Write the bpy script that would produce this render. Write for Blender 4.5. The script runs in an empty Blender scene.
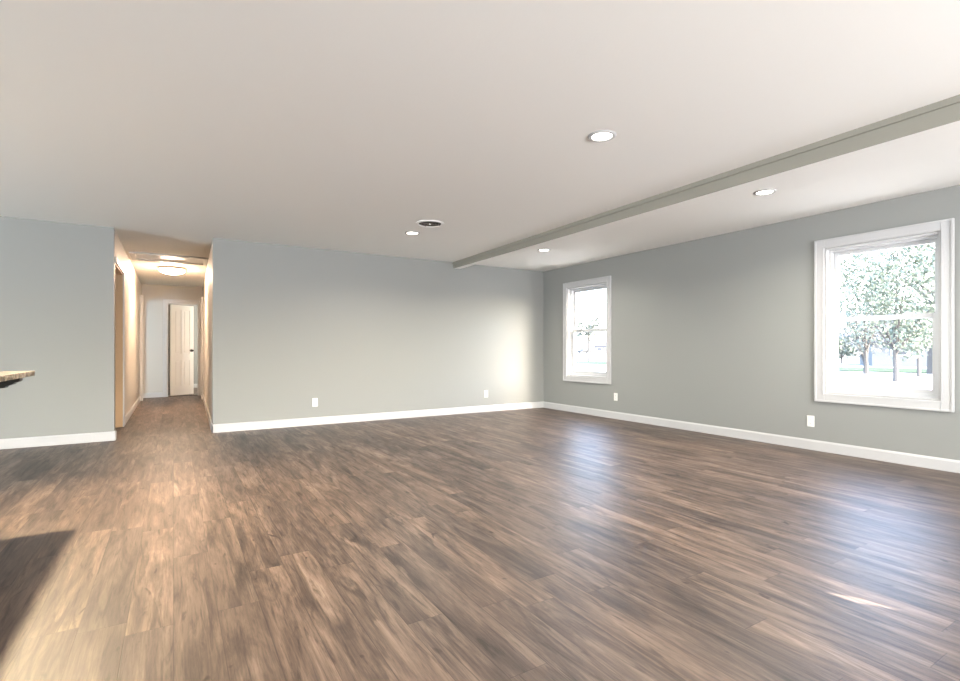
import bpy, bmesh, math, random
from mathutils import Vector, Matrix

random.seed(7)
scene = bpy.context.scene
COL = scene.collection
PI = math.pi

# ------------------------------------------------------------------ camera, sky, sun, daylight, exposure
CAM_H = 1.0500
YAW = 0.5487
FOC = 501.4                     # pixels, for a 960 px wide frame
HORIZON = 348.9                 # pixel row of the horizon

cam_d = bpy.data.cameras.new('camera')
cam = bpy.data.objects.new('camera', cam_d)
COL.objects.link(cam)
cam_d.sensor_fit = 'HORIZONTAL'
cam_d.sensor_width = 36.0
cam_d.lens = 36.0 * FOC / 960.0
cam_d.shift_y = (HORIZON - 340.5) / 960.0
cam_d.clip_end = 400
cam.location = (0, 0, CAM_H)
cam.rotation_euler = (PI / 2, 0, -YAW)
scene.camera = cam

world = bpy.data.worlds.new('sky')
scene.world = world
world.use_nodes = True
wn = world.node_tree
wn.nodes.clear()
w_out = wn.nodes.new('ShaderNodeOutputWorld')
w_bg = wn.nodes.new('ShaderNodeBackground')
w_sky = wn.nodes.new('ShaderNodeTexSky')
w_sky.sky_type = 'NISHITA'
w_sky.sun_disc = False
w_sky.sun_elevation = math.radians(40)
w_sky.sun_rotation = math.radians(158)
w_sky.air_density = 1.0
w_sky.dust_density = 4.0
w_sky.ozone_density = 1.0
w_bg.inputs['Strength'].default_value = 2.9
wn.links.new(w_sky.outputs['Color'], w_bg.inputs['Color'])
wn.links.new(w_bg.outputs['Background'], w_out.inputs['Surface'])

SUN_EL = math.radians(40)
sun_dir = Vector((0.37 * math.cos(SUN_EL), -0.929 * math.cos(SUN_EL), math.sin(SUN_EL)))   # towards the sun
sd = bpy.data.lights.new('sun', 'SUN')
sd.energy = 15.0
sd.angle = math.radians(0.12)
sd.color = (1.0, 0.97, 0.93)
sun = bpy.data.objects.new('sun', sd)
COL.objects.link(sun)
sun.rotation_euler = sun_dir.to_track_quat('Z', 'Y').to_euler()
sun.location = (20, -40, 40)


def area_light(name, loc, towards, sx, sy, power, color, spread=180):
    d = bpy.data.lights.new(name, 'AREA')
    d.shape = 'RECTANGLE'
    d.size = sx
    d.size_y = sy
    d.energy = power
    d.color = color
    d.spread = math.radians(spread)
    o = bpy.data.objects.new(name, d)
    COL.objects.link(o)
    o.location = loc
    o.rotation_euler = Vector(towards).to_track_quat('-Z', 'Y').to_euler()
    return o


# daylight at unseen left and bedroom windows; rear and end-room lights are added fill
area_light('rear_fill', (2.6, -4.26, 1.10), (-0.1, 1, 0.85), 3.3, 1.9, 500, (0.96, 0.97, 1.0))  # added behind the camera, tilted up to brighten the ceiling
area_light('daylight_left_window', (-6.56, 4.3, 1.35), (1, -0.35, 0.8), 2.0, 1.4, 300, (0.88, 0.96, 1.0))
area_light('daylight_bedroom_window', (-2.76, 10.75, 1.35), (1, 0.9, 0), 1.0, 1.2, 62, (0.42, 0.76, 1.0))
area_light('end_room_fill', (2.05, 14.3, 1.4), (-1, 0, 0), 1.0, 1.2, 70, (1.0, 0.93, 0.82))  # added lamp to brighten the end room, no window opening behind it

scene.view_settings.view_transform = 'Standard'
scene.view_settings.look = 'None'
scene.view_settings.gamma = 1.0
scene.view_settings.use_curve_mapping = False
scene.view_settings.exposure = 0.77
scene.cycles.use_denoising = True
scene.cycles.max_bounces = 10
scene.cycles.diffuse_bounces = 6
scene.cycles.caustics_reflective = False
scene.cycles.caustics_refractive = False
scene.cycles.sample_clamp_indirect = 8.0

# ------------------------------------------------------------------ materials


def new_mat(name):
    m = bpy.data.materials.new(name)
    m.use_nodes = True
    nt = m.node_tree
    b = nt.nodes['Principled BSDF']
    return m, nt, b


def plain(name, color, rough=0.5, metallic=0.0, bump=0.0, bump_scale=200.0, spec=0.5, vary=0.0):
    m, nt, b = new_mat(name)
    b.inputs['Base Color'].default_value = (*color, 1)
    b.inputs['Roughness'].default_value = rough
    b.inputs['Metallic'].default_value = metallic
    b.inputs['Specular IOR Level'].default_value = spec
    tc = nt.nodes.new('ShaderNodeTexCoord')
    if vary:
        n = nt.nodes.new('ShaderNodeTexNoise')
        n.inputs['Scale'].default_value = 1.7
        n.inputs['Detail'].default_value = 3
        r = nt.nodes.new('ShaderNodeValToRGB')
        r.color_ramp.elements[0].position = 0.3
        r.color_ramp.elements[1].position = 0.7
        r.color_ramp.elements[0].color = (*[c * (1 - vary) for c in color], 1)
        r.color_ramp.elements[1].color = (*[min(1, c * (1 + vary)) for c in color], 1)
        nt.links.new(tc.outputs['Object'], n.inputs['Vector'])
        nt.links.new(n.outputs['Fac'], r.inputs['Fac'])
        nt.links.new(r.outputs['Color'], b.inputs['Base Color'])
    if bump:
        n2 = nt.nodes.new('ShaderNodeTexNoise')
        n2.inputs['Scale'].default_value = bump_scale
        n2.inputs['Detail'].default_value = 2
        bp = nt.nodes.new('ShaderNodeBump')
        bp.inputs['Strength'].default_value = bump
        bp.inputs['Distance'].default_value = 0.002
        nt.links.new(tc.outputs['Object'], n2.inputs['Vector'])
        nt.links.new(n2.outputs['Fac'], bp.inputs['Height'])
        nt.links.new(bp.outputs['Normal'], b.inputs['Normal'])
    return m


def emissive(name, color, strength):
    m = bpy.data.materials.new(name)
    m.use_nodes = True
    nt = m.node_tree
    b = nt.nodes['Principled BSDF']
    b.inputs['Base Color'].default_value = (0.9, 0.88, 0.84, 1)
    b.inputs['Roughness'].default_value = 0.3
    b.inputs['Emission Color'].default_value = (*color, 1)
    b.inputs['Emission Strength'].default_value = strength
    return m


def thin_glass(name):
    m = bpy.data.materials.new(name)
    m.use_nodes = True
    nt = m.node_tree
    nt.nodes.clear()
    o = nt.nodes.new('ShaderNodeOutputMaterial')
    tr = nt.nodes.new('ShaderNodeBsdfTransparent')
    tr.inputs['Color'].default_value = (0.96, 0.97, 0.97, 1)
    gl = nt.nodes.new('ShaderNodeBsdfGlossy')
    gl.inputs['Roughness'].default_value = 0.02
    fr = nt.nodes.new('ShaderNodeFresnel')
    geo = nt.nodes.new('ShaderNodeNewGeometry')
    ior = nt.nodes.new('ShaderNodeMapRange')           # the same thin film from either side of the pane
    ior.inputs['To Min'].default_value = 1.35
    ior.inputs['To Max'].default_value = 1.0 / 1.35
    nt.links.new(geo.outputs['Backfacing'], ior.inputs['Value'])
    nt.links.new(ior.outputs[0], fr.inputs['IOR'])
    mx = nt.nodes.new('ShaderNodeMixShader')
    nt.links.new(fr.outputs['Fac'], mx.inputs['Fac'])
    nt.links.new(tr.outputs['BSDF'], mx.inputs[1])
    nt.links.new(gl.outputs['BSDF'], mx.inputs[2])
    nt.links.new(mx.outputs['Shader'], o.inputs['Surface'])
    return m


def math_node(nt, op, a=None, b=None):
    n = nt.nodes.new('ShaderNodeMath')
    n.operation = op
    for i, v in enumerate((a, b)):
        if v is None:
            continue
        if isinstance(v, (int, float)):
            n.inputs[i].default_value = v
        else:
            nt.links.new(v, n.inputs[i])
    return n.outputs[0]


def ramp(nt, fac, stops):
    r = nt.nodes.new('ShaderNodeValToRGB')
    el = r.color_ramp.elements
    while len(el) < len(stops):
        el.new(0.5)
    for e, (p, c) in zip(el, stops):
        e.position = p
        e.color = (*c, 1)
    nt.links.new(fac, r.inputs['Fac'])
    return r.outputs['Color']


def mix_rgb(nt, kind, fac, a, b):
    n = nt.nodes.new('ShaderNodeMix')
    n.data_type = 'RGBA'
    n.blend_type = kind
    for sock, v in ((n.inputs[0], fac), (n.inputs[6], a), (n.inputs[7], b)):
        if isinstance(v, (int, float)):
            sock.default_value = v
        elif isinstance(v, tuple):
            sock.default_value = (*v, 1)
        else:
            nt.links.new(v, sock)
    return n.outputs[2]


def plank_floor():
    m, nt, b = new_mat('vinyl_plank')
    N, L = nt.nodes, nt.links
    tc = N.new('ShaderNodeTexCoord')
    sp = N.new('ShaderNodeSeparateXYZ')
    L.new(tc.outputs['Object'], sp.inputs[0])
    X, Y = sp.outputs['X'], sp.outputs['Y']
    W, LEN = 0.152, 1.22
    # plank row and staggered plank number along the row
    row = math_node(nt, 'FLOOR', math_node(nt, 'DIVIDE', X, W))
    wn1 = N.new('ShaderNodeTexWhiteNoise')
    wn1.noise_dimensions = '1D'
    L.new(row, wn1.inputs['W'])
    yy = math_node(nt, 'ADD', math_node(nt, 'DIVIDE', Y, LEN), wn1.outputs['Value'])
    pl = math_node(nt, 'FLOOR', yy)
    cv = N.new('ShaderNodeCombineXYZ')
    L.new(row, cv.inputs[0])
    L.new(pl, cv.inputs[1])
    wn2 = N.new('ShaderNodeTexWhiteNoise')
    wn2.noise_dimensions = '2D'
    L.new(cv.outputs[0], wn2.inputs['Vector'])
    rnd = wn2.outputs['Value']
    rcol = N.new('ShaderNodeSeparateColor')
    L.new(wn2.outputs['Color'], rcol.inputs[0])
    seed = math_node(nt, 'MULTIPLY', rnd, 37.0)

    def noise(sx, sy, detail, dist=0.0, rough=0.55, off=0.0):
        c = N.new('ShaderNodeCombineXYZ')
        L.new(math_node(nt, 'MULTIPLY', X, sx), c.inputs[0])
        L.new(math_node(nt, 'MULTIPLY', Y, sy), c.inputs[1])
        L.new(math_node(nt, 'ADD', seed, off), c.inputs[2])
        n = N.new('ShaderNodeTexNoise')
        n.inputs['Scale'].default_value = 1.0
        n.inputs['Detail'].default_value = detail
        n.inputs['Roughness'].default_value = rough
        n.inputs['Distortion'].default_value = dist
        L.new(c.outputs[0], n.inputs['Vector'])
        return n.outputs['Fac']
    base = ramp(nt, noise(11, 1.5, 6, 1.0, 0.6), [(0.30, FLOOR_C[0]), (0.47, FLOOR_C[1]), (0.60, FLOOR_C[2]), (0.75, FLOOR_C[3])])
    tint = ramp(nt, rnd, [(0.0, (0.74, 0.74, 0.77)), (0.35, (0.94, 0.93, 0.93)), (0.7, (1.05, 1.03, 1.0)), (1.0, (1.30, 1.27, 1.23))])
    col = mix_rgb(nt, 'MULTIPLY', 1.0, base, tint)
    fine = ramp(nt, noise(110, 5.0, 5, 0.3, 0.75, 5.0), [(0.32, (0.42, 0.39, 0.37)), (0.60, (1.22, 1.22, 1.22))])
    col = mix_rgb(nt, 'MULTIPLY', 0.75, col, fine)
    streak = ramp(nt, noise(27, 2.6, 4, 1.3, 0.55, 11.0), [(0.34, (0.32, 0.29, 0.27)), (0.45, (1, 1, 1))])
    col = mix_rgb(nt, 'MULTIPLY', 0.8, col, streak)
    knot = ramp(nt, noise(17, 6.5, 2, 0.8, 0.4, 23.0), [(0.235, (0.22, 0.17, 0.14)), (0.285, (1, 1, 1))])
    col = mix_rgb(nt, 'MULTIPLY', 0.9, col, knot)
    # seams
    fx = math_node(nt, 'FRACT', math_node(nt, 'DIVIDE', X, W))
    ex = math_node(nt, 'MULTIPLY', math_node(nt, 'MINIMUM', fx, math_node(nt, 'SUBTRACT', 1.0, fx)), W)
    fy = math_node(nt, 'FRACT', yy)
    ey = math_node(nt, 'MULTIPLY', math_node(nt, 'MINIMUM', fy, math_node(nt, 'SUBTRACT', 1.0, fy)), LEN)
    ed = math_node(nt, 'MINIMUM', ex, ey)
    seam = ramp(nt, math_node(nt, 'DIVIDE', ed, 0.004), [(0.15, (0.45, 0.42, 0.40)), (0.6, (1, 1, 1))])
    col = mix_rgb(nt, 'MULTIPLY', 0.8, col, seam)
    L.new(col, b.inputs['Base Color'])
    rr = N.new('ShaderNodeMapRange')
    rr.inputs['To Min'].default_value = FLOOR_R[0]
    rr.inputs['To Max'].default_value = FLOOR_R[1]
    L.new(noise(30, 1.5, 3, 0.2, 0.6, 3.0), rr.inputs['Value'])
    L.new(rr.outputs[0], b.inputs['Roughness'])
    b.inputs['Specular IOR Level'].default_value = FLOOR_SPEC
    bp = N.new('ShaderNodeBump')
    bp.inputs['Strength'].default_value = 0.25
    bp.inputs['Distance'].default_value = 0.002
    sv = N.new('ShaderNodeRGBToBW')
    L.new(mix_rgb(nt, 'MULTIPLY', 0.5, seam, fine), sv.inputs[0])
    L.new(sv.outputs[0], bp.inputs['Height'])
    L.new(bp.outputs['Normal'], b.inputs['Normal'])
    return m


def granite_mat():
    m, nt, b = new_mat('granite')
    N, L = nt.nodes, nt.links
    tc = N.new('ShaderNodeTexCoord')

    def noise(s, d, dist=0.0):
        n = N.new('ShaderNodeTexNoise')
        n.inputs['Scale'].default_value = s
        n.inputs['Detail'].default_value = d
        n.inputs['Distortion'].default_value = dist
        L.new(tc.outputs['Object'], n.inputs['Vector'])
        return n.outputs['Fac']
    c = ramp(nt, noise(14, 4, 0.6), [(0.36, (0.05, 0.038, 0.028)), (0.48, (0.22, 0.18, 0.13)), (0.60, (0.44, 0.39, 0.31))])
    s = ramp(nt, noise(60, 3), [(0.36, (0.12, 0.10, 0.09)), (0.46, (1, 1, 1))])
    c = mix_rgb(nt, 'MULTIPLY', 0.8, c, s)
    L.new(c, b.inputs['Base Color'])
    b.inputs['Roughness'].default_value = 0.18
    return m


def leaf_mat(name, c0, c1):
    m, nt, b = new_mat(name)
    g = nt.nodes.new('ShaderNodeNewGeometry')
    L = nt.links
    L.new(ramp(nt, g.outputs['Random Per Island'], [(0.0, c0), (1.0, c1)]), b.inputs['Base Color'])
    b.inputs['Roughness'].default_value = 0.7
    b.inputs['Specular IOR Level'].default_value = 0.05
    return m


FLOOR_C = ((0.030, 0.020, 0.016), (0.090, 0.063, 0.049), (0.148, 0.107, 0.083), (0.23, 0.174, 0.137))
FLOOR_R = (0.37, 0.50)
FLOOR_SPEC = 0.46

M = {}
M['wall'] = plain('wall_paint', (0.276, 0.281, 0.268), 0.55, bump=0.12, bump_scale=260, spec=0.35)
M['hall_wall'] = plain('wall_paint_lit', (0.52, 0.50, 0.46), 0.55, bump=0.12, bump_scale=260, spec=0.35)  # grey wall paint lightened, the hall's lamp light put into the colour
M['ceiling'] = plain('ceiling_paint', (0.87, 0.868, 0.832), 0.8, bump=0.25, bump_scale=90, spec=0.2)
M['trim'] = plain('white_trim_paint', (0.50, 0.50, 0.50), 0.35)
M['vinyl'] = plain('white_vinyl', (0.52, 0.525, 0.53), 0.35)
M['door'] = plain('white_door_paint', (0.88, 0.87, 0.85), 0.4)
M['floor'] = plank_floor()
M['glass'] = thin_glass('window_glass')
M['beam_shade'] = plain('beam_side_shade', (0.31, 0.30, 0.255), 0.6)  # left side of the white beam, its shade put into the colour
M['tan'] = plain('tan_jamb', (0.42, 0.27, 0.14), 0.5, vary=0.08)  # plain tan, darker than the other hall jambs
M['plastic'] = plain('white_plastic', (0.82, 0.81, 0.78), 0.35)
M['slot'] = plain('dark_slot', (0.03, 0.03, 0.03), 0.6)
M['steel'] = plain('screw_steel', (0.6, 0.6, 0.58), 0.35, 0.9)
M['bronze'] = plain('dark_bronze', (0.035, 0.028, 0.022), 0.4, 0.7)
M['black'] = plain('black_paint', (0.008, 0.008, 0.008), 0.45, spec=0.2)
M['duct_shade'] = plain('duct_dark', (0.012, 0.009, 0.007), 0.8)
M['granite'] = granite_mat()
M['louvre'] = plain('louvre_shade', (0.14, 0.11, 0.09), 0.6)  # louvre rings darkened, the shade inside the diffuser put into the colour
M['nickel'] = plain('brushed_nickel', (0.45, 0.40, 0.33), 0.35, 0.9)
M['can_lens'] = emissive('downlight_lens', (1.0, 0.93, 0.82), 6.0)
M['dome'] = emissive('dome_glass', (1.0, 0.70, 0.48), 150.0)
M['siding'] = plain('exterior_siding', (0.62, 0.62, 0.60), 0.7, vary=0.05)
M['yard'] = plain('dry_pale_ground', (0.20, 0.20, 0.20), 0.9, spec=0.05, vary=0.06)
M['road'] = plain('road', (0.55, 0.55, 0.55), 0.9)
M['grass'] = plain('grass', (0.022, 0.036, 0.02), 0.9, spec=0.05, vary=0.2)
M['bark'] = plain('bark', (0.085, 0.078, 0.073), 0.9, spec=0.05, bump=0.5, bump_scale=20)
M['leaf_a'] = leaf_mat('leaf_green', (0.075, 0.09, 0.066), (0.18, 0.20, 0.165))
M['leaf_b'] = leaf_mat('leaf_grey', (0.08, 0.088, 0.078), (0.18, 0.19, 0.17))
M['roof'] = plain('grey_shingle', (0.048, 0.049, 0.058), 0.9, spec=0.05, vary=0.1)
M['house_wall'] = plain('house_siding', (0.11, 0.11, 0.11), 0.8, spec=0.05)
M['house_pane'] = plain('house_pane', (0.04, 0.043, 0.05), 0.2)
M['car'] = plain('car_paint', (0.022, 0.023, 0.025), 0.5, spec=0.1)
M['tyre'] = plain('tyre_rubber', (0.03, 0.03, 0.03), 0.8)

# ------------------------------------------------------------------ mesh helpers


class MB:
    def __init__(self):
        self.bm = bmesh.new()

    def box(self, x0, x1, y0, y1, z0, z1, bevel=0.0, mat=None):
        v = [self.bm.verts.new((x, y, z)) for x in (x0, x1) for y in (y0, y1) for z in (z0, z1)]
        q = [(0, 1, 3, 2), (4, 6, 7, 5), (0, 4, 5, 1), (2, 3, 7, 6), (0, 2, 6, 4), (1, 5, 7, 3)]
        fs = [self.bm.faces.new([v[i] for i in f]) for f in q]
        if bevel:
            es = list({e for f in fs for e in f.edges})
            bmesh.ops.bevel(self.bm, geom=es, offset=bevel, segments=2, affect='EDGES', profile=0.6)
        return self

    def prism(self, pts, axis, a0, a1):
        """polygon pts in the two other axes, extruded along axis"""
        def P(p, a):
            if axis == 'x':
                return (a, p[0], p[1])
            if axis == 'y':
                return (p[0], a, p[1])
            return (p[0], p[1], a)
        A = [self.bm.verts.new(P(p, a0)) for p in pts]
        B = [self.bm.verts.new(P(p, a1)) for p in pts]
        n = len(pts)
        self.bm.faces.new(A)
        self.bm.faces.new(B[::-1])
        for i in range(n):
            j = (i + 1) % n
            self.bm.faces.new((A[j], A[i], B[i], B[j]))
        return self

    def lathe(self, prof, segs=40, axis='z', origin=(0, 0, 0)):
        """prof: (radius, height) list"""
        rings = []
        ox, oy, oz = origin
        for r, h in prof:
            ring = []
            for k in range(segs):
                a = 2 * PI * k / segs
                c, s = r * math.cos(a), r * math.sin(a)
                if axis == 'z':
                    p = (ox + c, oy + s, oz + h)
                elif axis == 'x':
                    p = (ox + h, oy + c, oz + s)
                else:
                    p = (ox + c, oy + h, oz + s)
                ring.append(self.bm.verts.new(p))
            rings.append(ring)
        for a, b in zip(rings, rings[1:]):
            for k in range(segs):
                self.bm.faces.new((a[k], a[(k + 1) % segs], b[(k + 1) % segs], b[k]))
        return self

    def disc(self, r, h, segs=40, axis='z', origin=(0, 0, 0)):
        ox, oy, oz = origin
        vs = []
        for k in range(segs):
            a = 2 * PI * k / segs
            c, s = r * math.cos(a), r * math.sin(a)
            vs.append(self.bm.verts.new((ox + c, oy + s, oz + h) if axis == 'z' else (ox + h, oy + c, oz + s) if axis == 'x' else (ox + c, oy + h, oz + s)))
        self.bm.faces.new(vs)
        return self

    def tube(self, pts, radii, segs=8):
        prev = None
        for i, p in enumerate(pts):
            p = Vector(p)
            d = (Vector(pts[min(i + 1, len(pts) - 1)]) - Vector(pts[max(i - 1, 0)])).normalized()
            u = d.orthogonal().normalized() if abs(d.z) < 0.95 else Vector((1, 0, 0))
            u = (u - d * u.dot(d)).normalized()
            w = d.cross(u)
            ring = [self.bm.verts.new(p + (u * math.cos(2 * PI * k / segs) + w * math.sin(2 * PI * k / segs)) * radii[i]) for k in range(segs)]
            if prev:
                for k in range(segs):
                    self.bm.faces.new((prev[k], prev[(k + 1) % segs], ring[(k + 1) % segs], ring[k]))
            else:
                self.bm.faces.new(ring[::-1])
            prev = ring
        self.bm.faces.new(prev)
        return self

    def build(self, name, mat, parent=None, smooth=False, recalc=True):
        if recalc:
            bmesh.ops.recalc_face_normals(self.bm, faces=self.bm.faces[:])
        me = bpy.data.meshes.new(name)
        self.bm.to_mesh(me)
        self.bm.free()
        me.materials.append(mat)
        if smooth:
            for p in me.polygons:
                p.use_smooth = True
            me.set_sharp_from_angle(angle=math.radians(35))
        o = bpy.data.objects.new(name, me)
        COL.objects.link(o)
        if parent:
            o.parent = parent
        return o


def tag(o, label=None, cat=None, group=None, kind=None):
    for k, v in (('label', label), ('category', cat), ('group', group), ('kind', kind)):
        if v:
            o[k] = v
    return o


def empty(name, loc=(0, 0, 0), rz=0.0, rot=None):
    o = bpy.data.objects.new(name, None)
    o.empty_display_size = 0.1
    COL.objects.link(o)
    o.location = loc
    o.rotation_euler = rot if rot else (0, 0, rz)
    return o


def copy_tree(o, parent=None):
    c = o.copy()
    COL.objects.link(c)
    if parent:
        c.parent = parent
    for ch in list(o.children):
        copy_tree(ch, c)
    return c


def structure(mb, name, mat):
    o = mb.build(name, mat)
    o['kind'] = 'structure'
    return o


# ------------------------------------------------------------------ the room shell
H = 2.44
XR, YB = 5.675, 7.096            # right wall, back wall
XL, YR = -6.50, -4.20            # unseen left wall, unseen rear wall
HX0, HX1, HX2 = -0.582, 0.422, 0.56   # hall: left wall, right wall at the opening, right wall at its end
YE = 12.95                       # end wall of the hall
YO = 15.6                        # outer wall beyond the hall
T = 0.12
XO = XR + 0.16

structure(MB().box(XL - 0.16, XO, YR - 0.16, YO + 0.16, -0.12, 0.0), 'floor', M['floor'])
# unseen ceiling slot, added and shaped to throw the slim sun streak
streak = Vector((2.440, 0.962))
along = Vector((-sun_dir.x, -sun_dir.y)).normalized()
across = Vector((-along.y, along.x))
top_shift = 0.24 * math.cos(SUN_EL) / math.sin(SUN_EL)
mid_c = streak - along * (H * math.cos(SUN_EL) / math.sin(SUN_EL) + top_shift / 2)
hl_ = 0.135 + top_shift / 2
slot = [mid_c - along * hl_, mid_c + across * 0.055, mid_c + along * hl_, mid_c - across * 0.055]


def slab_with_slot(x0, x1, y0, y1, z0, z1):
    mb = MB()
    outer = [Vector((mid_c.x, y0)), Vector((x1, y0)), Vector((x1, mid_c.y)), Vector((x1, y1)), Vector((mid_c.x, y1)), Vector((x0, y1)), Vector((x0, mid_c.y)), Vector((x0, y0))]
    near, right, far, left = sorted(slot, key=lambda p: p.y)[0], max(slot, key=lambda p: p.dot(-across)), sorted(slot, key=lambda p: p.y)[-1], max(slot, key=lambda p: p.dot(across))
    if right.x < left.x:
        right, left = left, right
    for poly in ([outer[0], outer[1], outer[2], right, near], [outer[2], outer[3], outer[4], far, right], [outer[4], outer[5], outer[6], left, far], [outer[6], outer[7], outer[0], near, left]):
        mb.prism([(p.x, p.y) for p in poly], 'z', z0, z1)
    return mb


structure(slab_with_slot(XL - 0.16, XO, YR - 0.16, YO + 0.16, H, H + 0.12), 'ceiling', M['ceiling'])
# roof outside; eaves and deep rear overhang sized to keep direct sun out
structure(slab_with_slot(XL - 0.8, XO + 0.65, YR - 3.6, YO + 0.8, H + 0.12, H + 0.24), 'trim_roof', M['siding'])

# back wall, left and right of the hall opening
structure(MB().box(XL, HX0, YB, YB + T, 0, H), 'wall_back_left', M['wall'])
structure(MB().box(HX1, XR, YB, YB + T, 0, H), 'wall_back_right', M['wall'])

# right wall with two windows
WIN = [(5.548, 6.447), (1.627, 2.527)]
WZ0, WZ1 = 0.603, 2.070
wb = MB()
ys = [YR - 0.16, WIN[1][0], WIN[1][1], WIN[0][0], WIN[0][1], YO + 0.16]
for i in range(5):
    if i in (1, 3):
        wb.box(XR, XO, ys[i], ys[i + 1], 0, WZ0)
        wb.box(XR, XO, ys[i], ys[i + 1], WZ1, H)
    else:
        wb.box(XR, XO, ys[i], ys[i + 1], 0, H)
structure(wb, 'wall_right', M['wall'])

# unseen left wall with two window openings, unseen rear wall with a wide opening added for the fill light
lw = MB()
LWIN = [(3.3, 5.3)]
ys = [YR - 0.16, 3.3, 5.3, 9.72]
for i in range(3):
    if i == 1:
        lw.box(XL - 0.16, XL, ys[i], ys[i + 1], 0, 0.65)
        lw.box(XL - 0.16, XL, ys[i], ys[i + 1], 2.05, H)
    else:
        lw.box(XL - 0.16, XL, ys[i], ys[i + 1], 0, H)
structure(lw, 'wall_left', M['wall'])
BX = -2.70                       # bedroom beyond the hall: its outer wall and window
structure(MB().box(BX - 0.12, BX, 9.72, 10.2, 0, H).box(BX - 0.12, BX, 11.3, YO, 0, H).box(BX - 0.12, BX, 10.2, 11.3, 0, 0.65).box(BX - 0.12, BX, 10.2, 11.3, 2.05, H), 'wall_bedroom_left', M['wall'])

rw = MB()
rw.box(XL, 0.90, YR - 0.16, YR, 0, H)
rw.box(0.90, 4.30, YR - 0.16, YR, 2.12, H)
rw.box(4.30, XR, YR - 0.16, YR, 0, H)
structure(rw, 'wall_rear', M['wall'])

# hall: left wall with two doorways, right wall slightly out of square, end wall with a door
D1 = (7.226, 8.266)
D2 = (12.28, 12.88)
DH = 2.06
hl = MB()
hl.box(HX0 - T, HX0, YB + T, D1[0], 0, H)
hl.box(HX0 - T, HX0, D1[0], D1[1], DH, H)
hl.box(HX0 - T, HX0, D1[1], D2[0], 0, H)
hl.box(HX0 - T, HX0, D2[0], D2[1], DH, H)
hl.box(HX0 - T, HX0, D2[1], YE, 0, H)
structure(hl, 'wall_hall_left', M['hall_wall'])
structure(MB().prism([(HX1, YB + T), (HX2, YE), (HX2 + 0.3, YE), (HX1 + 0.3, YB + T)], 'z', 0, H), 'wall_hall_right', M['hall_wall'])
DX0, DX1 = -0.115, 0.485
structure(MB().box(BX, DX0, YE, YE + T, 0, H).box(DX1, XR, YE, YE + T, 0, H).box(DX0, DX1, YE, YE + T, DH, H), 'wall_hall_end', M['hall_wall'])
structure(MB().box(XL, HX0 - T, 9.6, 9.6 + T, 0, H), 'wall_bedroom', M['wall'])
structure(MB().box(2.1, 2.1 + T, YE + T, YO, 0, H).box(-1.2 - T, -1.2, YE + T, YO, 0, H), 'wall_end_room', M['wall'])
structure(MB().box(XL - 0.16, XO, YO, YO + 0.16, 0, H), 'wall_far', M['wall'])

# ceiling beam (dropped, with a slim top ledge against the ceiling)
bm_ = MB()
bm_.box(3.745, 3.855, YR, YB, H - 0.118, H, 0.003)
beam_o = structure(bm_, 'trim_beam', M['ceiling'])
beam_f = structure(MB().box(3.733, 3.745, YR, YB, H - 0.119, H - 0.038, 0.002).box(3.722, 3.745, YR, YB, H - 0.038, H), 'trim_beam_shade_board', M['beam_shade'])  # thin board added to carry the shaded tone of the left side

# the old beam runs slightly out of square and sags a little towards the camera
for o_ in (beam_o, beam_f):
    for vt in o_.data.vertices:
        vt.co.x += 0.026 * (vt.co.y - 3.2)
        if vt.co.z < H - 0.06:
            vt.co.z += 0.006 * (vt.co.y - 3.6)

# baseboards: flat board with an eased top
BH, BT = 0.105, 0.014


def bb_profile(t):
    return [(0, 0), (t, 0), (t, BH - 0.018), (t * 0.55, BH - 0.004), (t * 0.35, BH), (0, BH)]


def baseboard_y(name, x, side, y0, y1):      # runs along Y on wall face x, sticking out to side
    structure(MB().prism([(x + side * a, z) for a, z in bb_profile(BT)], 'y', y0, y1), name, M['trim'])


def baseboard_x(name, y, side, x0, x1):
    structure(MB().prism([(y + side * a, z) for a, z in bb_profile(BT)], 'x', x0, x1), name, M['trim'])


baseboard_x('baseboard_back_left', YB, -1, XL, HX0 + BT)
baseboard_x('baseboard_back_right', YB, -1, HX1 - BT, XR)
baseboard_y('baseboard_right', XR, -1, YR, YB - BT)
baseboard_y('baseboard_opening_left', HX0, 1, YB, D1[0])
baseboard_y('baseboard_hall_left', HX0, 1, D1[1] + 0.075, D2[0] - 0.09)
bb = MB()
n_ = [(HX1, YB), (HX2, YE)]
bb.prism([(HX1, YB - BT), (HX1, YB + T), (HX2, YE), (HX2 - BT, YE), (HX1 - BT, YB + T), (HX1 - BT, YB - BT)], 'z', 0, BH)
structure(bb, 'baseboard_hall_right', M['trim'])
baseboard_x('baseboard_hall_end', YE, -1, HX0, DX0 - 0.09)
baseboard_x('baseboard_end_room', YO, -1, -1.2, 2.1)

# ------------------------------------------------------------------ door casings in the hall


def casing_profile_box(mb, a0, a1, b0, b1, c0, c1):
    mb.box(a0, a1, b0, b1, c0, c1, 0.004)


CW = 0.07
d1 = empty('door_1', (HX0, (D1[0] + D1[1]) / 2, 0))
d1['kind'] = 'structure'
m = MB()
y0, y1 = D1[0] - d1.location.y, D1[1] - d1.location.y
m.box(0, 0.016, y1, y1 + CW, 0, DH + CW, 0.004)
m.box(0, 0.016, y0, y1, DH, DH + CW, 0.004)
m.build('door_casing', M['trim'], d1)
m = MB()
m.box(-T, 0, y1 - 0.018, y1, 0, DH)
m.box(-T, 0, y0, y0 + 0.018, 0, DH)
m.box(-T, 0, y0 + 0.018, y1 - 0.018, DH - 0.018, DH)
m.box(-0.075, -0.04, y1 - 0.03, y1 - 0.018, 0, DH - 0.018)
m.build('door_jamb', M['tan'], d1)

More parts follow.
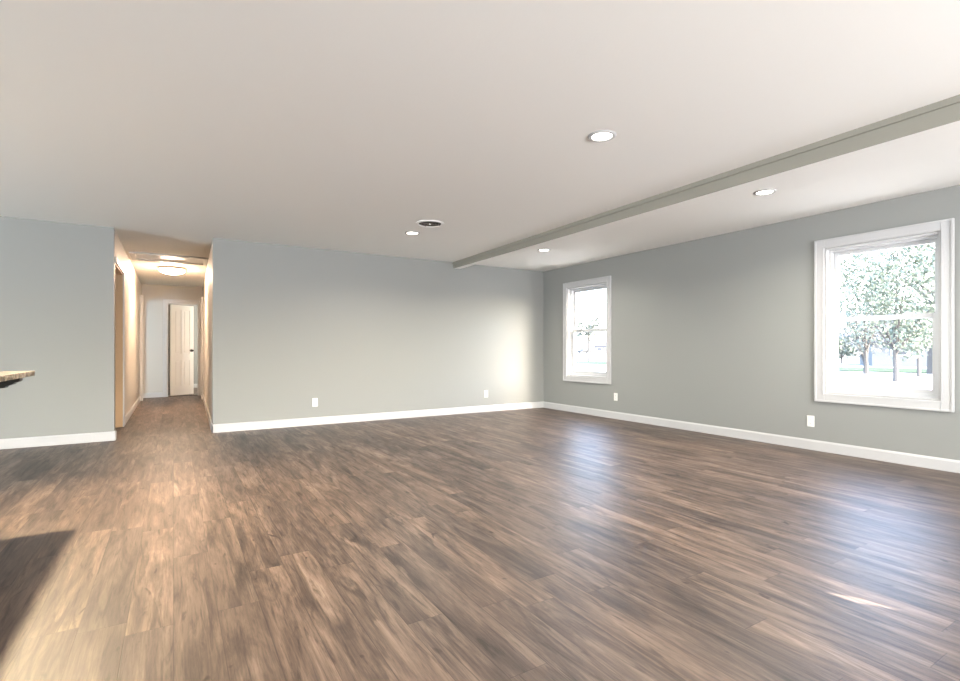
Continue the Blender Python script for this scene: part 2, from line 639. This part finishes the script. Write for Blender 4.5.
d2 = empty('door_2', (HX0, (D2[0] + D2[1]) / 2, 0))
d2['kind'] = 'structure'
m = MB()
y0, y1 = D2[0] - d2.location.y, D2[1] - d2.location.y
m.box(0, 0.055, y0 - CW, y0, 0, DH + CW, 0.004)
m.box(0, 0.016, y0, y1, DH, DH + CW, 0.004)
m.build('door_casing', M['trim'], d2)
m = MB()
m.box(-T, 0, y1 - 0.018, y1, 0, DH)
m.box(-T, 0, y0, y0 + 0.018, 0, DH)
m.box(-T, 0, y0 + 0.018, y1 - 0.018, DH - 0.018, DH)
m.build('door_jamb', M['trim'], d2)

# linen-closet casing strip on the right wall near the hall's end
hw = MB()
hw.box(0.492, 0.56, 11.9, 11.98, 0, 2.13, 0.004)
structure(hw, 'trim_hall_right', M['trim'])

# end door: casing, jamb, open two-column panel leaf with bronze hinges and knob
d3 = empty('door_3', (DX0, YE, 0))
d3['kind'] = 'structure'
dw = DX1 - DX0
m = MB()
for a, b_ in ((-0.085, 0.0), (dw, dw + 0.072)):
    m.box(a, b_, -0.016, 0, 0, DH + 0.085, 0.004)
m.box(0, dw, -0.016, 0, DH, DH + 0.085, 0.004)
m.box(-0.085, -0.065, -0.026, -0.016, 0, DH + 0.085, 0.003)
m.box(-0.065, dw + 0.072, -0.026, -0.016, DH + 0.065, DH + 0.085, 0.003)
m.build('door_casing', M['trim'], d3)
m = MB()
m.box(0, 0.018, 0, T, 0, DH)
m.box(dw - 0.018, dw, 0, T, 0, DH)
m.box(0.018, dw - 0.018, 0, T, DH - 0.018, DH)
m.build('door_jamb', M['trim'], d3)
MB().box(0.018, dw - 0.018, 0.03, T, 0.0, 0.012, 0.003).build('threshold', M['bronze'], d3)
LW_, LH, LT = dw - 0.05, DH - 0.035, 0.035
leaf = empty('door_leaf', (0.042, T + 0.005, 0.012), math.radians(35))
leaf.parent = d3
m = MB()
sw = 0.095
mid = 0.055
cols = [(sw, LW_ / 2 - mid / 2), (LW_ / 2 + mid / 2, LW_ - sw)]
rows = [(0.20, 0.78), (0.93, LH - 0.11)]
m.box(0, sw, -LT, 0, 0, LH, 0.002)
m.box(LW_ - sw, LW_, -LT, 0, 0, LH, 0.002)
m.box(LW_ / 2 - mid / 2, LW_ / 2 + mid / 2, -LT, 0, 0.2, LH - 0.11, 0.002)
for z0, z1 in ((0, 0.20), (0.78, 0.93), (LH - 0.11, LH)):
    m.box(sw, LW_ - sw, -LT, 0, z0, z1, 0.002)
m.build('leaf_frame', M['door'], leaf)
for c0, c1 in cols:
    for z0, z1 in rows:
        p = MB()
        p.box(c0, c1, -LT + 0.012, -0.012, z0, z1)
        p.box(c0 + 0.03, c1 - 0.03, -LT + 0.004, -0.004, z0 + 0.03, z1 - 0.03, 0.003)
        p.build('panel', M['door'], leaf)
MB().box(0.020, 0.042, T - 0.012, T + 0.004, 0.02, DH - 0.03).build('hinge_gap_shade', M['bronze'], d3)  # dark strip standing in for the shade in the hinge gap
kn = MB()
for s in (-1, 1):
    o_y = -LT if s < 0 else 0
    kn.lathe([(0.001, s * 0.062), (0.018, s * 0.060), (0.027, s * 0.048), (0.026, s * 0.036), (0.012, s * 0.028), (0.011, s * 0.008), (0.030, s * 0.006), (0.031, 0)], 20, 'y', (LW_ - 0.06, o_y, 1.0))
kn.build('door_knob', M['bronze'], leaf, smooth=True)
for z in (0.25, 1.03, 1.80):
    h_ = MB()
    h_.lathe([(0.001, -0.05), (0.009, -0.048), (0.009, 0.048), (0.001, 0.05)], 12, 'z', (0.008, T - 0.022, z))
    h_.box(0.014, 0.032, T - 0.028, T - 0.020, z - 0.045, z + 0.045)
    h_.build('hinge', M['bronze'], d3, smooth=True)

# rear: unseen door frame added around the fill light, and the bedroom and left windows' frames
d4 = empty('door_added_unseen', (2.6, YR, 0))
d4['kind'] = 'structure'
m = MB()
m.box(-1.70, -1.64, -0.13, 0, 0, 2.12).box(1.64, 1.70, -0.13, 0, 0, 2.12).box(-1.64, 1.64, -0.13, 0, 2.06, 2.12).box(-1.64, 1.64, -0.13, 0, 0, 0.05)
m.box(-0.04, 0.04, -0.10, -0.03, 0.05, 2.06)
m.build('door_frame_added', M['vinyl'], d4)
for i, (y0, y1) in enumerate(LWIN):
    w = empty('window_%d' % (3 + i), (XL, (y0 + y1) / 2, 1.35))
    w['kind'] = 'structure'
    a = (y1 - y0) / 2
    m = MB()
    m.box(0, 0.018, -a - 0.09, -a, -0.79, 0.79, 0.004).box(0, 0.018, a, a + 0.09, -0.79, 0.79, 0.004)
    m.box(0, 0.018, -a, a, 0.70, 0.79, 0.004).box(0, 0.018, -a, a, -0.79, -0.70, 0.004)
    m.build('window_casing', M['trim'], w)

# ------------------------------------------------------------------ the two windows in view


def make_window(name, y0, y1):
    yc = (y0 + y1) / 2
    a = (y1 - y0) / 2                    # half rough opening
    zc = (WZ0 + WZ1) / 2
    b_ = (WZ1 - WZ0) / 2
    w = empty(name, (XR, yc, zc))
    w['kind'] = 'structure'
    cw = 0.093

    def ring(mb, x0, x1, ya, za, wd, bevel=0.0, wz=None):
        wz = wd if wz is None else wz
        mb.box(x0, x1, -ya, -ya + wd, -za, za, bevel)
        mb.box(x0, x1, ya - wd, ya, -za, za, bevel)
        mb.box(x0, x1, -ya + wd, ya - wd, za - wz, za, bevel)
        mb.box(x0, x1, -ya + wd, ya - wd, -za, -za + wz, bevel)
    m = MB()
    ring(m, -0.017, 0.0, a + cw, b_ + cw, cw - 0.004, 0.004)
    ring(m, -0.026, -0.017, a + cw, b_ + cw, 0.018, 0.003)
    ring(m, -0.021, -0.017, a + 0.024, b_ + 0.024, 0.016, 0.0015)
    m.build('window_casing', M['trim'], w)
    m = MB()
    ring(m, -0.004, 0.16, a, b_, 0.014)
    m.build('window_jamb', M['trim'], w)
    fa, fb = a - 0.014, b_ - 0.014
    m = MB()
    ring(m, 0.055, 0.15, fa, fb, 0.022, 0.002)
    m.box(0.045, 0.062, -fa, fa, -fb, -fb + 0.03, 0.003)
    m.build('window_frame', M['vinyl'], w)
    ia, ib = fa - 0.022, fb - 0.022
    mr = 0.012                            # meeting rail height above centre
    # upper sash, outer track
    up = MB()
    up.box(0.108, 0.138, -ia, -ia + 0.034, mr - 0.02, ib, 0.003).box(0.108, 0.138, ia - 0.034, ia, mr - 0.02, ib, 0.003)
    up.box(0.108, 0.138, -ia + 0.034, ia - 0.034, ib - 0.036, ib, 0.003).box(0.108, 0.138, -ia + 0.034, ia - 0.034, mr - 0.02, mr + 0.018, 0.003)
    us = up.build('upper_sash', M['vinyl'], w)
    MB().box(0.121, 0.125, -ia + 0.030, ia - 0.030, mr + 0.012, ib - 0.030).build('pane', M['glass'], us)
    # lower sash, inner track
    lo = MB()
    lo.box(0.068, 0.100, -ia, -ia + 0.040, -ib, mr + 0.022, 0.003).box(0.068, 0.100, ia - 0.040, ia, -ib, mr + 0.022, 0.003)
    lo.box(0.068, 0.100, -ia + 0.040, ia - 0.040, -ib, -ib + 0.048, 0.003).box(0.060, 0.100, -ia + 0.040, ia - 0.040, mr - 0.020, mr + 0.022, 0.003)
    ls = lo.build('lower_sash', M['vinyl'], w)
    MB().box(0.082, 0.086, -ia + 0.036, ia - 0.036, -ib + 0.044, mr - 0.016).build('pane', M['glass'], ls)
    for s in (-0.45, 0.45):
        lk = MB()
        lk.box(0.072, 0.098, s * ia - 0.028, s * ia + 0.028, mr + 0.022, mr + 0.030, 0.002)
        lk.lathe([(0.001, 0.014), (0.012, 0.012), (0.013, 0)], 14, 'z', (0.085, s * ia, mr + 0.030))
        lk.build('sash_lock', M['vinyl'], ls)
    return w


make_window('window_1', *WIN[0])
make_window('window_2', *WIN[1])

# ------------------------------------------------------------------ recessed lights


def can_light(loc, label, power, group, spread=150, color=(1.0, 0.93, 0.82), aim=None):
    r = empty('recessed_light', loc)
    tag(r, label, 'ceiling light', group)
    m = MB()
    m.lathe([(0.064, -0.002), (0.066, -0.007), (0.074, -0.010), (0.086, -0.007), (0.092, -0.0005)], 48)
    m.build('trim_ring', M['trim'], r, smooth=True)
    m = MB()
    m.disc(0.066, -0.004, 48)
    m.build('lens', M['can_lens'], r)
    d = bpy.data.lights.new('downlight', 'AREA')
    d.shape = 'DISK'
    d.size = 0.12
    d.energy = power
    d.color = color
    d.spread = math.radians(spread)
    lo = bpy.data.objects.new('downlight', d)
    COL.objects.link(lo)
    lo.parent = r
    lo.location = (0, 0, -0.012)
    if aim:
        lo.rotation_euler = (Vector(aim) - Vector(loc)).to_track_quat('-Z', 'Y').to_euler()
    return r


G = 'round recessed lights in the white ceiling'
CAN_W = 20
can_light((2.385, 2.376, H), 'large looking round recessed light nearest the camera, alone in the open ceiling', CAN_W, G)
can_light((2.44, 5.545, H), 'small round recessed light beside the round ceiling vent', CAN_W, G)
can_light((4.466, 2.472, H), 'round recessed light right of the beam, nearer to the large window', CAN_W, G)
can_light((4.438, 5.539, H), 'round recessed light right of the beam near the far corner', CAN_W, G)
can_light((-1.21, 5.08, H), 'recessed light above the far end of the granite counter', 66, G, 84, (1.0, 0.77, 0.50), (0.1, 3.3, 0.0))

# ------------------------------------------------------------------ ceiling vent (round diffuser)
v = empty('ceiling_vent', (2.424, 5.027, H))
tag(v, 'round white ceiling air vent with shade-darkened concentric louvres', 'vent')
MB().disc(0.128, -0.003, 40).build('duct_shade_disc', M['duct_shade'], v)  # flat dark disc in place of the duct's shaded hollow
MB().lathe([(0.158, -0.0005), (0.155, -0.009), (0.132, -0.012), (0.124, -0.003)], 48).build('flange', M['plastic'], v, smooth=True)
for r0, z0 in ((0.100, -0.0075), (0.066, -0.0075), (0.034, -0.0075)):
    MB().lathe([(r0 - 0.004, -0.005), (r0, z0), (r0 + 0.004, z0), (r0 + 0.001, -0.005)], 40).build('louvre_ring', M['louvre'], v, smooth=True)
MB().box(-0.124, 0.124, -0.004, 0.004, -0.009, -0.004).box(-0.004, 0.004, -0.124, 0.124, -0.009, -0.004).build('cross_bar', M['louvre'], v)
MB().lathe([(0.001, -0.014), (0.010, -0.013), (0.012, -0.004)], 20).build('hub', M['plastic'], v, smooth=True)

# ------------------------------------------------------------------ wall outlets


def outlet_parts(r):
    MB().box(-0.035, 0.035, -0.006, 0.0, -0.0575, 0.0575, 0.0025).build('cover_plate', M['plastic'], r)
    for z in (-0.021, 0.021):
        k = MB()
        k.box(-0.017, 0.017, -0.0085, -0.005, z - 0.0145, z + 0.0145, 0.003)
        s = k.build('receptacle', M['plastic'], r)
        q = MB()
        q.box(-0.0075, -0.0055, -0.0092, -0.0084, z - 0.001, z + 0.008)
        q.box(0.0055, 0.0075, -0.0092, -0.0084, z - 0.001, z + 0.007)
        q.lathe([(0.0001, -0.0007), (0.0024, -0.0007), (0.0024, 0)], 10, 'y', (0, -0.0085, z - 0.007))
        q.build('slots', M['slot'], s)
    MB().lathe([(0.0001, -0.0078), (0.003, -0.0074), (0.003, -0.005)], 12, 'y').build('screw', M['steel'], r, smooth=True)


g_o = 'white duplex outlets above the baseboards'
o1 = empty('wall_outlet', (1.668, YB, 0.312))
outlet_parts(o1)
tag(o1, 'white outlet on the back wall, the one nearer the hallway', 'outlet', g_o)
for loc, rz, lab in (((4.455, YB, 0.300), 0, 'white outlet on the back wall, the one near the room corner'),
                     ((XR, 5.366, 0.329), -PI / 2, 'white outlet just below the narrow far window'),
                     ((XR, 2.664, 0.296), -PI / 2, 'white outlet below the left edge of the large near window')):
    c = copy_tree(o1)
    c.location = loc
    c.rotation_euler = (0, 0, rz)
    c['label'] = lab

# ------------------------------------------------------------------ hall ceiling: dome light and attic hatch
dl = empty('dome_ceiling_light', (-0.02, 10.1, H))
tag(dl, 'glowing frosted dome light with metal ring on the hallway ceiling', 'ceiling light')
MB().lathe([(0.001, 0.0), (0.205, 0.0), (0.212, -0.012), (0.206, -0.034), (0.190, -0.036), (0.001, -0.030)], 48).build('base_ring', M['nickel'], dl, smooth=True)
prof = [(0.190 * math.cos(t), -0.034 - 0.075 * math.sin(t)) for t in [i * PI / 2 / 10 for i in range(11)]]
prof[-1] = (0.001, prof[-1][1])
MB().lathe(prof, 48).build('glass_dome', M['dome'], dl, smooth=True)
MB().lathe([(0.001, -0.128), (0.007, -0.124), (0.009, -0.116), (0.004, -0.110), (0.008, -0.107)], 16).build('finial', M['nickel'], dl, smooth=True)

ah = empty('attic_hatch', (-0.03, 9.03, H))
tag(ah, 'white framed attic access panel in the hallway ceiling, before the dome light', 'hatch')
MB().box(-0.44, 0.44, -0.27, 0.27, -0.008, -0.001).build('hatch_panel', M['trim'], ah)
m = MB()
m.box(-0.51, 0.51, -0.34, -0.27, -0.024, 0, 0.004).box(-0.51, 0.51, 0.27, 0.34, -0.024, 0, 0.004)
m.box(-0.51, -0.44, -0.27, 0.27, -0.024, 0, 0.004).box(0.44, 0.51, -0.27, 0.27, -0.024, 0, 0.004)
m.build('hatch_frame', M['trim'], ah)

# ------------------------------------------------------------------ kitchen peninsula at the left edge
cab = empty('base_cabinet', (-1.37, 3.05, 0))
tag(cab, 'black kitchen base cabinet whose scrolled corbel carries the granite counter', 'cabinet')
MB().box(-0.30, 0.31, -1.15, 1.15, 0.10, 0.878, 0.003).build('cabinet_body', M['black'], cab)
MB().box(-0.24, 0.29, -1.13, 1.13, 0.0, 0.10).build('toe_kick', M['black'], cab)
for i in range(4):
    ya = -1.13 + i * 0.567
    d = MB()
    d.box(-0.32, -0.30, ya, ya + 0.555, 0.12, 0.86, 0.004)
    d.box(-0.326, -0.319, ya + 0.05, ya + 0.505, 0.17, 0.81, 0.003)
    dd = d.build('cabinet_door', M['black'], cab)
    MB().lathe([(0.001, -0.026), (0.013, -0.024), (0.014, -0.014), (0.006, -0.010), (0.006, 0)], 14, 'x', (-0.32, ya + (0.50 if i % 2 == 0 else 0.055), 0.80)).build('cabinet_knob', M['nickel'], dd, smooth=True)
corb = [(0.0, 0.878), (0.272, 0.878), (0.272, 0.858), (0.262, 0.850), (0.252, 0.852), (0.236, 0.836), (0.210, 0.828), (0.205, 0.818), (0.180, 0.816), (0.150, 0.806), (0.120, 0.786), (0.096, 0.758), (0.080, 0.722), (0.062, 0.69), (0.040, 0.672), (0.030, 0.65), (0.0, 0.64)]
for yy in (0.96, -0.2):
    MB().prism([(0.31 + a, z) for a, z in corb], 'y', yy, yy + 0.07).build('corbel', M['black'], cab)
ct = MB().box(-1.70, -0.757, 1.86, 4.229, 0.879, 0.910, 0.004).build('countertop', M['granite'])
tag(ct, 'mottled beige and brown granite countertop jutting in at the left edge', 'countertop')

# ------------------------------------------------------------------ outside
GZ = -0.45


def at(px, depth, z=GZ):
    """the place at this distance in the direction of photo column px"""
    r = (px - 480) / FOC
    return Vector((depth * (math.sin(YAW) + r * math.cos(YAW)), depth * (math.cos(YAW) - r * math.sin(YAW)), z))


structure(MB().box(-160, 260, -160, 260, GZ - 0.3, GZ), 'ground', M['yard'])
# grass verge: a long low bank parallel to the street
pa, pb = at(520, 62), at(1150, 27)
dr = (pb - pa).normalized()
nr = Vector((-dr.y, dr.x, 0))
m = MB()
pts = [pa - dr * 10, pb + dr * 20]
quad = [(p.x, p.y) for p in (pts[0] - nr * 4, pts[1] - nr * 4, pts[1] + nr * 4, pts[0] + nr * 4)]
m.prism(quad, 'z', GZ, GZ + 0.05)
tag(m.build('grass_verge', M['grass']), 'low green grass verge along the far side of the yard', 'grass', kind='stuff')


def leaf_cloud(mb, centre, radii, n, size, hollow=0.35, rnd=random):
    for _ in range(n):
        while True:
            p = Vector((rnd.uniform(-1, 1), rnd.uniform(-1, 1), rnd.uniform(-1, 1)))
            if hollow < p.length < 1:
                break
        c = Vector(centre) + Vector((p.x * radii[0], p.y * radii[1], p.z * radii[2]))
        a = Vector((rnd.gauss(0, 1), rnd.gauss(0, 1), rnd.gauss(0, 1))).normalized()
        u = a.orthogonal().normalized()
        w = a.cross(u)
        s = size * rnd.uniform(0.6, 1.3)
        vs = [mb.bm.verts.new(c + u * s * i + w * s * 0.55 * j) for i, j in ((-1, 0), (0, -1), (1, 0), (0, 1))]
        mb.bm.faces.new(vs)


def tree(px, depth, trunk_h, crown_r, crown_h, trunk_r, n, leaf, mat, label, group, clumps=14, fork=False, seed=1):
    rnd = random.Random(seed)
    p = at(px, depth)
    t = empty('tree', p)
    tag(t, label, 'tree', group)
    tr = MB()
    top = trunk_h + crown_h * 0.55
    tr.tube([(0, 0, 0), (0.03, 0.02, trunk_h * 0.5), (0.0, 0.05, trunk_h), (0.1, 0, top)], [trunk_r * 1.25, trunk_r, trunk_r * 0.85, trunk_r * 0.3])
    nb = 7
    for k in range(nb):
        a = 2 * PI * k / nb + rnd.uniform(-.3, .3)
        q = Vector((math.cos(a), math.sin(a), 0))
        z0 = trunk_h * (0.35 if fork and k < 3 else rnd.uniform(0.8, 1.1))
        e = q * crown_r * rnd.uniform(0.5, 0.8) + Vector((0, 0, z0 + crown_h * rnd.uniform(0.25, 0.6)))
        mid_ = q * crown_r * 0.3 + Vector((0, 0, (z0 + e.z) / 2 + 0.1))
        tr.tube([(0, 0.02, z0), mid_, e], [trunk_r * 0.5, trunk_r * 0.3, trunk_r * 0.1], 6)
    tr.build('trunk', M['bark'], t, smooth=True)
    cr = MB()
    for k in range(clumps):
        a = rnd.uniform(0, 2 * PI)
        zz = rnd.uniform(-0.85, 0.9)
        rr = math.sqrt(max(0.05, 1 - zz * zz)) * rnd.uniform(0.35, 0.85)
        c = (math.cos(a) * rr * crown_r, math.sin(a) * rr * crown_r, trunk_h + crown_h * 0.5 + zz * crown_h * 0.42)
        s = rnd.uniform(0.28, 0.42)
        leaf_cloud(cr, c, (crown_r * s, crown_r * s, crown_h * s * 0.7), n // clumps, leaf, 0.2, rnd)
    cr.build('crown', M[mat], t, recalc=False)
    return t


gt = 'trees seen through the windows'
tree(896, 23, 1.55, 2.9, 6.2, 0.10, 9000, 0.085, 'leaf_a', 'broad leafy green tree filling most of the large window', gt, 20, seed=3)
tree(866, 30, 1.5, 2.4, 6.5, 0.12, 5000, 0.085, 'leaf_b', 'sparse tree with forked trunk left of centre in the large window', gt, 16, True, seed=5)
tree(936, 30, 4.3, 3.0, 5.0, 0.36, 4000, 0.10, 'leaf_b', 'thick trunked tree at the right edge of the large window', gt, 14, seed=8)
tree(919, 27, 1.5, 1.3, 2.2, 0.08, 800, 0.2, 'leaf_a', 'small distant tree right of centre in front of the grey roof', gt, 10, seed=11)
tree(842, 52, 0.5, 1.6, 2.3, 0.10, 900, 0.16, 'leaf_a', 'low bushy tree at the left edge of the large window', gt, 9, seed=13)
tree(589, 60, 2.7, 1.6, 2.7, 0.13, 500, 0.22, 'leaf_b', 'lone round tree seen through the narrow far window', gt, 9, seed=17)


def house(px, depth, rz, L_, D_, hw_, hr, label, wins, ridge_x=True):
    h = empty('house', at(px, depth), rz)
    tag(h, label, 'house', 'houses across the street')
    MB().box(-L_ / 2, L_ / 2, -D_ / 2, D_ / 2, 0, hw_).build('wall', M['house_wall'], h)
    e = 0.45
    MB().prism([(-D_ / 2 - e, hw_ - 0.05), (0, hw_ + hr), (D_ / 2 + e, hw_ - 0.05), (D_ / 2 + e, hw_ - 0.25), (-D_ / 2 - e, hw_ - 0.25)], 'x', -L_ / 2 - e, L_ / 2 + e).build('roof', M['roof'], h)
    for x, w_, z0, z1 in wins:
        f = MB().box(x - w_ / 2, x + w_ / 2, -D_ / 2 - 0.06, -D_ / 2 + 0.02, z0, z1, 0.02).build('window' if z0 > 0.3 else 'door', M['trim'], h)
        MB().box(x - w_ / 2 + 0.09, x + w_ / 2 - 0.09, -D_ / 2 - 0.08, -D_ / 2 - 0.05, z0 + 0.09, z1 - 0.09).build('pane', M['house_pane'], f)
    return h


house(944, 44, math.radians(-62), 11, 7.5, 2.3, 2.5, 'house with a broad grey roof at the right of the large window', [(-3.6, 1.3, 0.9, 2.1), (0.2, 0.95, 0.1, 2.1), (3.2, 1.6, 0.9, 2.1)])
house(836, 92, math.radians(-48), 10, 7, 2.5, 2.0, 'pale house with a sloping roof at the left of the large window', [(-2.6, 1.2, 0.9, 2.1), (2.4, 1.3, 0.9, 2.1)])
house(610, 165, math.radians(-50), 9, 7, 2.5, 1.4, 'distant low house at the right of the narrow far window', [(-3.0, 1.6, 0.7, 2.0), (-0.8, 1.0, 0.1, 2.1), (2.2, 1.5, 0.9, 2.0)])

car = empty('parked_car', at(584.5, 165), math.radians(-12))
tag(car, 'tiny grey car parked far off, seen through the narrow window', 'car')
body = [(-2.1, 0.32), (-2.15, 0.62), (-2.0, 0.82), (-1.25, 0.92), (-0.65, 1.38), (0.65, 1.42), (1.35, 0.95), (2.0, 0.86), (2.15, 0.6), (2.1, 0.32)]
MB().prism(body, 'y', -0.85, 0.85).build('body', M['car'], car)
MB().prism([(-1.12, 0.94), (-0.6, 1.32), (0.58, 1.36), (1.15, 0.96)], 'y', -0.87, 0.87).build('side_glass', M['house_pane'], car)
for x in (-1.3, 1.3):
    for y in (-0.78, 0.78):
        MB().lathe([(0.001, -0.1), (0.32, -0.1), (0.34, -0.07), (0.34, 0.07), (0.32, 0.1), (0.001, 0.1)], 20, 'y', (x, y, 0.34)).build('wheel', M['tyre'], car, smooth=True)
